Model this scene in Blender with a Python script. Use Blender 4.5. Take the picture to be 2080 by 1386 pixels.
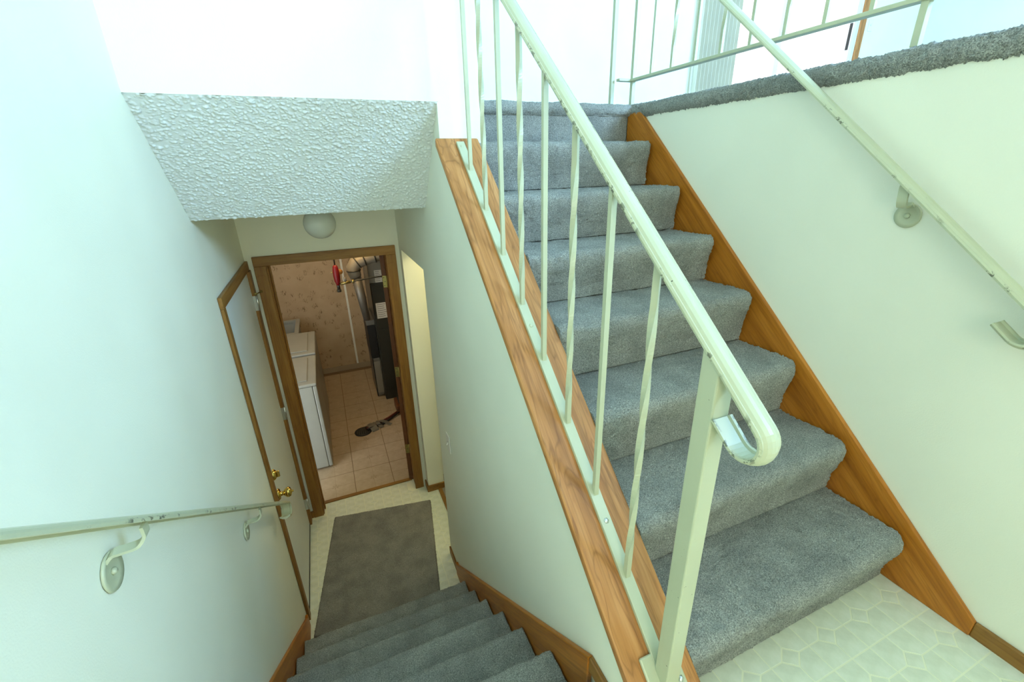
import bpy, math, random
import numpy as np
from mathutils import Matrix, Vector

for _o in list(bpy.data.objects):
    bpy.data.objects.remove(_o, do_unlink=True)
S = bpy.context.scene
COL = S.collection
rng = np.random.default_rng(7)
random.seed(7)

# ------------------------------------------------------------------ camera
YAW, PITCH, ROLL, FPX, CAMZ = -0.3935, -0.3815, -0.0247, 890.29, 1.2678
_cy, _sy, _cp, _sp = math.cos(YAW), math.sin(YAW), math.cos(PITCH), math.sin(PITCH)
_f = Vector((-_sy * _cp, _cy * _cp, _sp)); _r = Vector((_cy, _sy, 0)); _u = _r.cross(_f)
_cr, _sr = math.cos(ROLL), math.sin(ROLL)
_R = _cr * _r + _sr * _u; _U = -_sr * _r + _cr * _u
cam_data = bpy.data.cameras.new('camera')
cam = bpy.data.objects.new('camera', cam_data); COL.objects.link(cam)
cam.matrix_world = Matrix(((_R.x, _U.x, -_f.x, 0), (_R.y, _U.y, -_f.y, 0), (_R.z, _U.z, -_f.z, CAMZ), (0, 0, 0, 1)))
cam_data.sensor_fit = 'HORIZONTAL'; cam_data.sensor_width = 36.0
cam_data.lens = FPX / 2080 * 36.0
cam_data.clip_start = 0.02; cam_data.clip_end = 100
S.camera = cam

# ------------------------------------------------------------------ world, daylight, exposure
SKY = (0.92, 0.98, 1.0); SKY_STRENGTH = 3.0
W = bpy.data.worlds.new('sky'); S.world = W; W.use_nodes = True
W.node_tree.nodes['Background'].inputs[0].default_value = (*SKY, 1)
W.node_tree.nodes['Background'].inputs[1].default_value = SKY_STRENGTH
S.view_settings.view_transform = 'Standard'; S.view_settings.look = 'None'
S.view_settings.gamma = 1.0; S.view_settings.exposure = 0.16
S.view_settings.use_curve_mapping = False
S.cycles.use_denoising = True
S.cycles.max_bounces = 7; S.cycles.diffuse_bounces = 5; S.cycles.glossy_bounces = 3; S.cycles.transparent_max_bounces = 8
S.cycles.use_adaptive_sampling = True; S.cycles.adaptive_threshold = 0.05; S.cycles.adaptive_min_samples = 24
S.cycles.sample_clamp_indirect = 8.0

def window_light(name, w, y, rx, radiance, col):
    """area light just outside a window opening: w = x0 x1 z0 z1"""
    l = bpy.data.lights.new(name, 'AREA'); l.shape = 'RECTANGLE'; l.size = w[1] - w[0]; l.size_y = w[3] - w[2]
    l.energy = radiance * math.pi * l.size * l.size_y; l.color = col
    o = bpy.data.objects.new(name, l); COL.objects.link(o); o.location = ((w[0] + w[1]) / 2, y, (w[2] + w[3]) / 2); o.rotation_euler = (rx, 0, 0)
    return o
WIN_F = (2.4, 4.4, 2.20, 3.62)      # big front-room window, in the front wall behind the camera: x0 x1 z0 z1
WIN_T = (-0.1, 1.25, 2.45, 3.45)    # unseen high window in the front wall, added to light stairs and landing
WIN_D = (-0.42, 0.08, 0.30, 2.05)     # unseen glazed panel in the front wall, added to brighten the landing
WIN_S = (4.10, 5.96, 1.58, 3.58)    # sliding glass door, in the back wall
YF, YB = -1.6, 3.90
DAY = (0.35, 0.63, 1.0)
window_light('front_window_sky', WIN_F, YF - .13, math.pi / 2, 58.0, DAY)
window_light('added_window_fill', WIN_T, YF - .13, math.pi / 2, 2.6, (1.0, 0.92, 0.66))  # warm fill light at the added high window
window_light('added_panel_fill', WIN_D, YF - .13, math.pi / 2, 7.0, (1.0, 0.95, 0.68))  # warm fill light at the added glazed panel

# ------------------------------------------------------------------ measures (metres, landing floor z = 0)
XL, XC, XW = -0.484, 0.475, 1.508          # left wall, stair half-wall face, right wall
YH, YE, ZF = 1.824, 3.188, -1.334          # header wall, end wall, lower floor
ZU, ZCU = 1.530, 4.02                      # upper floor, upper ceiling
ZCL, YS2 = 1.089, 2.187                    # lower ceiling, far edge of the sloped soffit
KU = 0.877; ZC0 = -0.2255                  # cap slope: z = ZC0 + KU*y
XB = 0.546                                 # railing line
CAPL, CAPR = 0.455, 0.631
XH2 = 0.66                                 # header wall end, hall side wall
YWE, ZO = 2.394, 0.745                     # end of the stair wall, head of the opening to the hall
EY = YE + .115

# ------------------------------------------------------------------ materials
def srgb(r, g, b):
    f = lambda c: (c / 255 / 12.92) if c / 255 <= .04045 else ((c / 255 + .055) / 1.055) ** 2.4
    return (f(r), f(g), f(b), 1)
MATS = {}
def new_mat(name, color, rough=.6, metal=0.0, spec=.5):
    m = bpy.data.materials.new(name); m.use_nodes = True
    b = m.node_tree.nodes['Principled BSDF']
    b.inputs['Base Color'].default_value = color if len(color) == 4 else (*color, 1)
    b.inputs['Roughness'].default_value = rough; b.inputs['Metallic'].default_value = metal
    b.inputs['Specular IOR Level'].default_value = spec
    MATS[name] = m
    return m, m.node_tree, b
def N(nt, t, **kw):
    n = nt.nodes.new(t)
    for k, v in kw.items():
        if k in n.inputs: n.inputs[k].default_value = v
        else: setattr(n, k, v)
    return n
def coords(nt, scale=(1, 1, 1), out='Object', rot=(0, 0, 0)):
    tc = N(nt, 'ShaderNodeTexCoord'); mp = N(nt, 'ShaderNodeMapping')
    mp.inputs['Scale'].default_value = scale; mp.inputs['Rotation'].default_value = rot
    nt.links.new(tc.outputs[out], mp.inputs[0]); return mp.outputs[0]
def noise(nt, vec, scale, detail=2, rough=.5, dist=0):
    n = N(nt, 'ShaderNodeTexNoise'); n.inputs['Scale'].default_value = scale; n.inputs['Detail'].default_value = detail
    n.inputs['Roughness'].default_value = rough; n.inputs['Distortion'].default_value = dist
    nt.links.new(vec, n.inputs['Vector']); return n.outputs['Fac']
def ramp(nt, fac, stops, interp='LINEAR'):
    r = N(nt, 'ShaderNodeValToRGB'); r.color_ramp.interpolation = interp
    el = r.color_ramp.elements
    while len(el) < len(stops): el.new(.5)
    for e, (p, c) in zip(el, stops): e.position = p; e.color = c if len(c) == 4 else (*c, 1)
    nt.links.new(fac, r.inputs[0]); return r.outputs['Color']
def mix(nt, fac, a, b, mode='MIX'):
    m = N(nt, 'ShaderNodeMix'); m.data_type = 'RGBA'; m.blend_type = mode
    for i, v in ((0, fac), (6, a), (7, b)):
        if hasattr(v, 'links'): nt.links.new(v, m.inputs[i])
        else: m.inputs[i].default_value = v
    return m.outputs[2]
def bump(nt, b, h, strength, dist):
    n = N(nt, 'ShaderNodeBump'); n.inputs['Strength'].default_value = strength; n.inputs['Distance'].default_value = dist
    nt.links.new(h, n.inputs['Height']); nt.links.new(n.outputs[0], b.inputs['Normal'])

def paint(name, col, bs=.15, sc=260, rough=.55):
    m, nt, b = new_mat(name, col, rough, 0, .3)
    v = coords(nt)
    c2 = tuple(x * .965 for x in col[:3]) + (1,)
    nt.links.new(ramp(nt, noise(nt, v, 3.0, 1), [(.35, c2), (.65, col)]), b.inputs['Base Color'])
    bump(nt, b, noise(nt, v, sc, 1), bs, .002)
    return m
WALLC = (0.856, 0.864, 0.715, 1)
paint('wall_paint', WALLC)
paint('wall_paint_rough', WALLC, .35, 140)
paint('white_door_paint', (0.77, 0.83, 0.80, 1), .05, 300, .4)
paint('popcorn', (0.69, 0.73, 0.70, 1), .1, 500, .8)
paint('ceiling_paint', (0.84, 0.87, 0.82, 1), .3, 200, .8)

def carpet_mat(name, dark, mid, light):
    m, nt, b = new_mat(name, mid, .95, 0, .1)
    v = coords(nt)
    n1 = noise(nt, v, 290, 3, .75); n2 = noise(nt, v, 9, 2, .55); n3 = noise(nt, v, 900, 1)
    c = ramp(nt, n1, [(.34, dark), (.5, mid), (.66, light)])
    c = mix(nt, ramp(nt, n2, [(.35, (.80, .80, .80)), (.65, (1.08, 1.08, 1.08))]), c, (0, 0, 0, 1), 'MIX') if False else mix(nt, 1.0, c, ramp(nt, n2, [(.34, (.74, .74, .74)), (.62, (1.0, 1.0, 1.0))]), 'MULTIPLY')
    nt.links.new(c, b.inputs['Base Color'])
    ad = N(nt, 'ShaderNodeMath'); ad.operation = 'ADD'; nt.links.new(n1, ad.inputs[0]); nt.links.new(n3, ad.inputs[1])
    bump(nt, b, ad.outputs[0], .9, .006)
    b.inputs['Sheen Weight'].default_value = .25; b.inputs['Sheen Roughness'].default_value = .6
    return m
carpet_mat('carpet_grey', (0.18, 0.195, 0.172, 1), (0.46, 0.485, 0.435, 1), (0.82, 0.85, 0.77, 1))
carpet_mat('rug_grey', (0.17, 0.16, 0.13, 1), (0.37, 0.355, 0.295, 1), (0.62, 0.59, 0.50, 1))
carpet_mat('carpet_beige', (0.25, 0.2, 0.13, 1), (0.5, 0.43, 0.3, 1), (0.7, 0.62, 0.48, 1))

def wood(name, dark, mid, light, rough=.42, figure=1.0):
    m, nt, b = new_mat(name, mid, rough, 0, .4)
    v = coords(nt, (14, 1.1, 14)); vf = coords(nt, (120, 2.2, 120)); vl = coords(nt, (5, .55, 5))
    fig = noise(nt, vl, 2.2, 3, .5, 1.4)
    wv = N(nt, 'ShaderNodeMath'); wv.operation = 'MULTIPLY'; wv.inputs[1].default_value = 9.0; nt.links.new(fig, wv.inputs[0])
    fr = N(nt, 'ShaderNodeMath'); fr.operation = 'PINGPONG'; fr.inputs[1].default_value = .5; nt.links.new(wv.outputs[0], fr.inputs[0])
    c = ramp(nt, noise(nt, v, 1.6, 4, .6), [(.28, dark), (.5, mid), (.72, light)])
    c = mix(nt, .34 * figure, c, ramp(nt, fr.outputs[0], [(.0, (.42, .34, .24)), (.16, (.95, .9, .85)), (.5, (1, 1, 1))]), 'MULTIPLY')
    c = mix(nt, .45, c, ramp(nt, noise(nt, vf, 1.0, 2), [(.32, (.55, .48, .4)), (.5, (1, 1, 1))]), 'MULTIPLY')
    nt.links.new(c, b.inputs['Base Color'])
    bump(nt, b, noise(nt, vf, 1.0, 2), .12, .002)
    return m
wood('oak_cap', (0.31, 0.125, 0.030, 1), (0.50, 0.222, 0.064, 1), (0.64, 0.325, 0.12, 1), .45, 1.5)
wood('oak_skirt', (0.31, 0.098, 0.007, 1), (0.47, 0.165, 0.014, 1), (0.57, 0.222, 0.028, 1), .38, .8)
wood('oak_trim', (0.19, 0.085, 0.016, 1), (0.29, 0.14, 0.028, 1), (0.36, 0.185, 0.045, 1), .45, .6)
wood('walnut_door', (0.10, 0.032, 0.010, 1), (0.17, 0.06, 0.018, 1), (0.24, 0.09, 0.03, 1), .5, .6)

def painted_metal(name, col, chips=True):
    m, nt, b = new_mat(name, col, .32, 0, .5)
    v = coords(nt)
    c = ramp(nt, noise(nt, v, 7, 3), [(.3, tuple(x * .93 for x in col[:3]) + (1,)), (.7, col)])
    if chips:
        c = mix(nt, ramp(nt, noise(nt, v, 75, 4, .7), [(.70, (0, 0, 0)), (.72, (1, 1, 1))]), c, (.03, .035, .02, 1))
    nt.links.new(c, b.inputs['Base Color'])
    bump(nt, b, noise(nt, v, 60, 2), .08, .002)
    return m
painted_metal('cream_metal', (0.52, 0.55, 0.375, 1), False)
painted_metal('cream_metal_worn', (0.52, 0.55, 0.375, 1), True)
def worn_metal(xc, hw, more=0.0):
    """cream paint worn to dark metal along the two edges of a rail centred on x = xc"""
    name = 'cream_metal_rail_%d' % round(xc * 1000)
    m, nt, b = new_mat(name, (0.64, 0.665, 0.49), .3, 0, .5)
    v = coords(nt); sx = N(nt, 'ShaderNodeSeparateXYZ'); nt.links.new(v, sx.inputs[0])
    d = N(nt, 'ShaderNodeMath'); d.operation = 'SUBTRACT'; d.inputs[1].default_value = xc; nt.links.new(sx.outputs[0], d.inputs[0])
    a = N(nt, 'ShaderNodeMath'); a.operation = 'ABSOLUTE'; nt.links.new(d.outputs[0], a.inputs[0])
    edge = ramp(nt, a.outputs[0], [(hw - .0026, (0, 0, 0)), (hw - .0014, (1, 1, 1))])
    chip = ramp(nt, noise(nt, coords(nt, (1, .45, .45)), 150, 4, .65), [(.555 - more, (0, 0, 0)), (.575 - more, (1, 1, 1))])
    patch = ramp(nt, noise(nt, v, 7, 2), [(.50 - more * 3, (0, 0, 0)), (.57 - more * 3, (1, 1, 1))])
    f = mix(nt, 1.0, mix(nt, 1.0, edge, chip, 'MULTIPLY'), patch, 'MULTIPLY')
    spot = ramp(nt, noise(nt, v, 70, 4, .7), [(.71, (0, 0, 0)), (.73, (1, 1, 1))])
    f = mix(nt, 1.0, f, spot, 'ADD')
    base = ramp(nt, noise(nt, v, 7, 3), [(.3, (.48, .51, .345)), (.7, (.53, .56, .385))])
    nt.links.new(mix(nt, f, base, (.03, .032, .02, 1)), b.inputs['Base Color'])
    bump(nt, b, noise(nt, v, 60, 2), .08, .002)
    return name
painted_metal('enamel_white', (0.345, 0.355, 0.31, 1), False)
painted_metal('plastic_ivory', (0.82, 0.83, 0.74, 1), False)
painted_metal('vinyl_white', (0.85, 0.88, 0.86, 1), False)
painted_metal('blind_cream', (0.90, 0.86, 0.74, 1), False)
painted_metal('furnace_metal', (0.035, 0.035, 0.026, 1), False)
new_mat('dark_plastic', (0.012, 0.012, 0.011), .5)
new_mat('brass', (0.78, 0.56, 0.16), .18, 1.0)
new_mat('brass_dull', (0.42, 0.35, 0.13), .45, 1.0)
new_mat('steel', (0.62, 0.64, 0.62), .32, 1.0)
new_mat('galvanised', (0.25, 0.24, 0.21), .5, .7)
new_mat('flue_wrap', (0.30, 0.27, 0.21), .55, .15)
new_mat('duct_tape', (0.20, 0.195, 0.165), .45, .3)
new_mat('red_enamel', (0.22, 0.006, 0.01), .4)
new_mat('orange_tag', (0.32, 0.13, 0.02), .6)
new_mat('paper_label', (0.62, 0.60, 0.52), .8)
new_mat('label_ink', (0.10, 0.09, 0.08), .8)
new_mat('rubber_hose', (0.02, 0.014, 0.012), .55)
new_mat('hose_red', (0.14, 0.03, 0.02), .55)
new_mat('rubber_dark', (0.035, 0.04, 0.038), .7)
new_mat('copper_pipe', (0.3, 0.15, 0.08), .4, .8)
m, nt, b = new_mat('globe_glass', (0.62, 0.63, 0.54), .25)
b.inputs['Subsurface Weight'].default_value = .3; b.inputs['Subsurface Radius'].default_value = (.03, .03, .03)
def glass_mat():
    m = bpy.data.materials.new('window_glass'); m.use_nodes = True; nt = m.node_tree; nt.nodes.clear()
    o = N(nt, 'ShaderNodeOutputMaterial'); t = N(nt, 'ShaderNodeBsdfTransparent'); g = N(nt, 'ShaderNodeBsdfGlossy'); g.inputs['Roughness'].default_value = .02
    lwt = N(nt, 'ShaderNodeLayerWeight'); pw = N(nt, 'ShaderNodeMath'); pw.operation = 'POWER'; pw.inputs[1].default_value = 5.0; nt.links.new(lwt.outputs['Facing'], pw.inputs[0]); fz = N(nt, 'ShaderNodeMath'); fz.operation = 'MULTIPLY_ADD'; fz.inputs[1].default_value = .9; fz.inputs[2].default_value = .04; nt.links.new(pw.outputs[0], fz.inputs[0]); mx = N(nt, 'ShaderNodeMixShader')
    nt.links.new(fz.outputs[0], mx.inputs[0]); nt.links.new(t.outputs[0], mx.inputs[1]); nt.links.new(g.outputs[0], mx.inputs[2]); nt.links.new(mx.outputs[0], o.inputs[0])
    MATS['window_glass'] = m
glass_mat()
# vinyl sheet: pale tiles, paler joints
m, nt, b = new_mat('vinyl_joint', (0.84, 0.86, 0.65), .35)
m, nt, b = new_mat('vinyl_tile', (0.62, 0.66, 0.52), .33)
v = coords(nt)
nt.links.new(ramp(nt, noise(nt, v, 16, 4, .6), [(.3, (.65, .69, .54)), (.55, (.75, .79, .64)), (.75, (.82, .85, .73))]), b.inputs['Base Color'])
bump(nt, b, noise(nt, v, 120, 3), .12, .002)
m, nt, b = new_mat('laundry_joint', (0.22, 0.15, 0.08), .45)
m, nt, b = new_mat('laundry_tile', (0.55, 0.45, 0.34), .38)
v = coords(nt)
c = ramp(nt, noise(nt, v, 14, 4, .6), [(.3, (.42, .32, .20)), (.7, (.52, .41, .28))])
nt.links.new(c, b.inputs['Base Color'])
bump(nt, b, noise(nt, v, 90, 3), .1, .002)
new_mat('tile_motif', (0.37, 0.28, 0.17), .5)
new_mat('base_vinyl', (0.36, 0.29, 0.19), .6)
# wallpaper: small brown sprigs on a pinkish beige
m, nt, b = new_mat('wallpaper', (0.52, 0.42, 0.30), .8, 0, .2)
v = coords(nt, (1, 1, 1))
base = ramp(nt, noise(nt, v, 5, 3), [(.3, (.44, .33, .20)), (.7, (.50, .38, .24))])
vr = N(nt, 'ShaderNodeTexVoronoi'); vr.inputs['Scale'].default_value = 9.5; vr.inputs['Randomness'].default_value = .7; nt.links.new(v, vr.inputs['Vector'])
near = ramp(nt, vr.outputs['Distance'], [(.27, (1, 1, 1)), (.42, (0, 0, 0))])
sp = ramp(nt, noise(nt, coords(nt, (1, 1, .40), rot=(0, .7, 0)), 85, 3, .6, .6), [(.52, (0, 0, 0)), (.60, (1, 1, 1))])
fac = mix(nt, 1.0, near, sp, 'MULTIPLY')
fac = mix(nt, 1.0, fac, (.68, .68, .68, 1), 'MULTIPLY')
nt.links.new(mix(nt, fac, base, (.11, .065, .025, 1)), b.inputs['Base Color'])
m, nt, b = new_mat('siding_paint', (0.80, 0.82, 0.80), .6)

# ------------------------------------------------------------------ mesh helpers
class MB:
    def __init__(s): s.v = []; s.f = []; s.sm = []
    def add(s, vs, fs, smooth=False):
        o = len(s.v); s.v += [tuple(map(float, p)) for p in vs]
        for f in fs: s.f.append(tuple(i + o for i in f)); s.sm.append(smooth)
        return s
    def box(s, x0, x1, y0, y1, z0, z1):
        return s.add([(x, y, z) for x in (x0, x1) for y in (y0, y1) for z in (z0, z1)],
                     [(0, 1, 3, 2), (4, 6, 7, 5), (0, 4, 5, 1), (2, 3, 7, 6), (0, 2, 6, 4), (1, 5, 7, 3)])
    def prism(s, poly, axis, a0, a1, smooth=False):
        n = len(poly)
        def P(p, a):
            if axis == 'x': return (a, p[0], p[1])
            if axis == 'y': return (p[0], a, p[1])
            return (p[0], p[1], a)
        area = sum(poly[i][0] * poly[(i + 1) % n][1] - poly[(i + 1) % n][0] * poly[i][1] for i in range(n))
        flip = (area > 0) == (axis == 'y')
        vs = [P(p, a0) for p in poly] + [P(p, a1) for p in poly]
        fs = [tuple(range(n - 1, -1, -1)), tuple(range(n, 2 * n))] + [(i, (i + 1) % n, n + (i + 1) % n, n + i) for i in range(n)]
        if a1 < a0: flip = not flip
        if flip: fs = [f[::-1] for f in fs]
        return s.add(vs, fs, smooth)
    def tube(s, path, r, n=12, caps=True):
        path = [Vector(p) for p in path]; rs = r if isinstance(r, (list, tuple)) else [r] * len(path)
        vs = []; up = None
        for i, p in enumerate(path):
            t = (path[min(i + 1, len(path) - 1)] - path[max(i - 1, 0)]).normalized()
            if up is None: up = Vector((0, 0, 1)) if abs(t.z) < .9 else Vector((1, 0, 0))
            a = t.cross(up).normalized(); up = a.cross(t).normalized()
            vs += [tuple(p + rs[i] * (math.cos(2 * math.pi * k / n) * a + math.sin(2 * math.pi * k / n) * up)) for k in range(n)]
        fs = [(i * n + k, i * n + (k + 1) % n, (i + 1) * n + (k + 1) % n, (i + 1) * n + k) for i in range(len(path) - 1) for k in range(n)]
        s.add(vs, fs, True)
        if caps:
            o = len(s.v) - len(vs)
            s.f.append(tuple(o + k for k in range(n - 1, -1, -1))); s.sm.append(False)
            s.f.append(tuple(o + (len(path) - 1) * n + k for k in range(n))); s.sm.append(False)
        return s
    def sweep(s, path, prof, side):
        side = Vector(side).normalized(); path = [Vector(p) for p in path]; n = len(prof); vs = []
        for i, p in enumerate(path):
            t = (path[min(i + 1, len(path) - 1)] - path[max(i - 1, 0)]).normalized()
            nn = t.cross(side).normalized()
            vs += [tuple(p + side * a + nn * b) for a, b in prof]
        fs = [(i * n + k, i * n + (k + 1) % n, (i + 1) * n + (k + 1) % n, (i + 1) * n + k) for i in range(len(path) - 1) for k in range(n)]
        s.add(vs, fs, False)
        o = len(s.v) - len(vs)
        s.f.append(tuple(o + k for k in range(n - 1, -1, -1))); s.sm.append(False)
        s.f.append(tuple(o + (len(path) - 1) * n + k for k in range(n))); s.sm.append(False)
        return s
    def lathe(s, prof, c, axis, n=24):
        c = Vector(c); ax = Vector(axis).normalized()
        u = ax.orthogonal().normalized(); w = ax.cross(u); m_ = len(prof); vs = []
        for r, h in prof:
            vs += [tuple(c + ax * h + r * (math.cos(2 * math.pi * k / n) * u + math.sin(2 * math.pi * k / n) * w)) for k in range(n)]
        fs = [(i * n + k, i * n + (k + 1) % n, (i + 1) * n + (k + 1) % n, (i + 1) * n + k) for i in range(m_ - 1) for k in range(n)]
        s.add(vs, fs, True)
        o = len(s.v) - len(vs)
        if prof[0][0] > 1e-6: s.f.append(tuple(o + k for k in range(n - 1, -1, -1))); s.sm.append(False)
        if prof[-1][0] > 1e-6: s.f.append(tuple(o + (m_ - 1) * n + k for k in range(n))); s.sm.append(False)
        return s
    def build(s, name, mat, parent=None, basis=None, origin=None, bev=0, label=None):
        vs = s.v
        if basis is not None:
            B = Matrix(basis).transposed()          # rows of `basis` are the local axes in world space
            o = Vector(origin if origin is not None else vs[0]); Bi = B.transposed()
            vs = [tuple(Bi @ (Vector(p) - o)) for p in vs]
        me = bpy.data.meshes.new(name); me.from_pydata(vs, [], s.f); me.update()
        me.polygons.foreach_set('use_smooth', s.sm)
        me.materials.append(MATS[mat])
        ob = bpy.data.objects.new(name, me); COL.objects.link(ob)
        if basis is not None:
            ob.matrix_basis = Matrix.Translation(o) @ B.to_4x4()
        if parent is not None: attach(ob, parent)
        if bev:
            bm_ = ob.modifiers.new('bevel', 'BEVEL'); bm_.width = bev; bm_.segments = 2; bm_.limit_method = 'ANGLE'; bm_.angle_limit = .6
        if label: ob['label'] = label
        return ob
WORLDM = {}
def mw(o):
    m = o.matrix_basis.copy()
    while o.parent is not None:
        m = o.parent.matrix_basis @ o.matrix_parent_inverse @ m if o.parent.parent is None else mw(o.parent) @ o.matrix_parent_inverse @ m
        break
    return m
def attach(ob, parent):
    ob.parent = parent; ob.matrix_parent_inverse = mw(parent).inverted()
def tag(o, label, cat, group=None, kind=None):
    o['label'] = label; o['category'] = cat
    if group: o['group'] = group
    if kind: o['kind'] = kind
    return o
def root(name, loc, label, cat, group=None, kind=None):
    o = bpy.data.objects.new(name, None); COL.objects.link(o); o.location = loc; o.empty_display_size = .05
    return tag(o, label, cat, group, kind)
def struct(name, mb, mat, label, cat, **kw):
    return tag(mb.build(name, mat, **kw), label, cat, kind='structure')
AX = {'y': ((1, 0, 0), (0, 1, 0), (0, 0, 1)), 'z': ((1, 0, 0), (0, 0, 1), (0, -1, 0)), 'x': ((0, -1, 0), (1, 0, 0), (0, 0, 1))}
def slope_basis(k):
    c = 1 / math.hypot(1, k); s_ = k * c
    return ((1, 0, 0), (0, c, s_), (0, -s_, c))
def bx(*a): return MB().box(*a)
def copy_tree(o, parent=None):
    c = o.copy(); COL.objects.link(c)
    if parent is not None: c.parent = parent
    for ch in list(o.children): copy_tree(ch, c)
    return c

# ================================================================== the shell
ZB = ZF - .12
struct('wall_left', bx(XL - .12, XL, YF, EY, ZB, ZCU), 'wall_paint', 'tall mint-white painted wall running down beside the lower stairs', 'wall')
# front wall (behind the camera) with the front window and two added fill windows
fw = MB(); X1 = 7.2
for a in ((XL - .12, X1, 3.62, ZCU), (XL - .12, WIN_D[0], ZB, 2.10), (WIN_D[1], X1, ZB, 2.10), (WIN_D[0], WIN_D[1], ZB, WIN_D[2]), (WIN_D[0], WIN_D[1], WIN_D[3], 2.10), (XL - .12, WIN_T[0], 2.10, 3.62), (WIN_T[1], WIN_F[0], 2.10, 3.62), (WIN_F[1], X1, 2.10, 3.62), (WIN_F[0], WIN_F[1], 2.10, WIN_F[2]),
          (WIN_T[0], WIN_T[1], 2.10, WIN_T[2]), (WIN_T[0], WIN_T[1], WIN_T[3], 3.62)):
    fw.box(a[0], a[1], YF - .12, YF, a[2], a[3])
struct('wall_front', fw, 'wall_paint', 'painted front wall of the house behind the entry landing', 'wall')
# right wall below the upper floor
struct('wall_right', bx(XW, XW + .12, YF, 2.05, -.12, 1.475), 'wall_paint', 'pale wall under the upper floor edge beside the upward stairs', 'wall')
# header wall above the soffit, full height over the stair-wall part
hw = MB()
hw.box(XL, XC, YH, YH + .10, 1.496, ZCU)
hw.box(XC + .0, XH2, YH, YH + .10, 1.497, ZCU); hw.box(XC + .003, XH2, YH - .0005, YH + .10, 1.30, 1.497)
hw.box(XH2 - .1, XH2, YH + .10, YB, ZU - .4, ZCU)
struct('wall_header', hw, 'wall_paint', 'bright white wall above the textured slope over the lower stairs', 'wall')
# the stair half-wall between the two flights, with the opening to the lower hall
T = .025
def capz(y): return ZC0 + KU * y - T * math.hypot(1, KU)
hy0 = .262
sw = MB(); XS2 = CAPR - .02
sw.prism([(hy0, -.1), (YH, -.1), (YH, capz(YH)), (hy0, max(capz(hy0), -.02))], 'x', XC, XS2)
sw.prism([(hy0, ZB), (YH, ZB), (YH, -.1), (hy0, -.1)], 'x', XC, XS2)
sw.prism([(YH, ZB), (YWE, ZB), (YWE, 1.4955), (YH, 1.4955)], 'x', XC, XS2)
sw.prism([(YWE, ZO), (YE + .02, ZO), (YE + .02, 1.28), (YWE, 1.28)], 'x', XC, XS2)
struct('wall_stair', sw, 'wall_paint', 'sloping half wall between the two stair flights under the oak cap', 'wall')
# end wall with the laundry doorway and the little pilaster
OX0, OX1, OZ = -.385, .388, .722
IX0, IX1, IZ = -.371, .376, .706
ew = MB(); EY = YE + .115
ew.box(XL - .12, OX0, YE, EY, ZB, ZCL + .3); ew.box(OX1, 4.2, YE, EY, ZB, ZCL + .3); ew.box(OX0, OX1, YE, EY, OZ, ZCL + .3)
struct('wall_end', ew, 'wall_paint', 'wall at the foot of the stairs around the laundry doorway', 'wall')
struct('wall_pilaster', bx(XC + .001, .612, 3.097, YE, ZB, ZO + .02), 'wall_paint', 'narrow wall stub beside the laundry doorway casing', 'wall')
struct('wall_hall', bx(4.1, 4.2, -.2, YE, ZB, ZCL + .3), 'wall_paint', 'far side wall of the lower hall', 'wall')
struct('wall_hall_near', bx(.61, 4.2, 2.11, 2.16, ZB, ZCL + .3), 'wall_paint', 'lower hall wall under the upward stairs', 'wall')
# upper back wall with the slider opening, and the east wall
bw = MB()
bw.box(XH2 - .1, WIN_S[0], YB, YB + .14, ZU - .4, ZCU); bw.box(WIN_S[1], X1, YB, YB + .14, ZU - .4, ZCU); bw.box(WIN_S[0], WIN_S[1], YB, YB + .14, WIN_S[3], ZCU)
bw.box(WIN_S[0], WIN_S[1], YB, YB + .14, ZU - .4, WIN_S[2])
struct('wall_back', bw, 'wall_paint', 'blown-out white wall around the sliding glass door upstairs', 'wall')
struct('wall_east', bx(X1, X1 + .1, YF - .1, YB + .14, ZB, ZCU), 'wall_paint', 'far side wall of the upstairs room', 'wall')
struct('ceiling_upper', bx(XL - .12, X1 + .1, YF - .12, YB + .14, ZCU, ZCU + .1), 'ceiling_paint', 'white ceiling high over the stairwell and upstairs room', 'ceiling')
cl = MB(); cl.box(XL, XC, YS2, YE, ZCL, ZCL + .1); cl.box(XC + .05, 4.2, 2.17, YE, ZCL + .02, ZCL + .12)
struct('ceiling_lower', cl, 'ceiling_paint', 'low ceiling over the foot of the stairs', 'ceiling')

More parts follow.
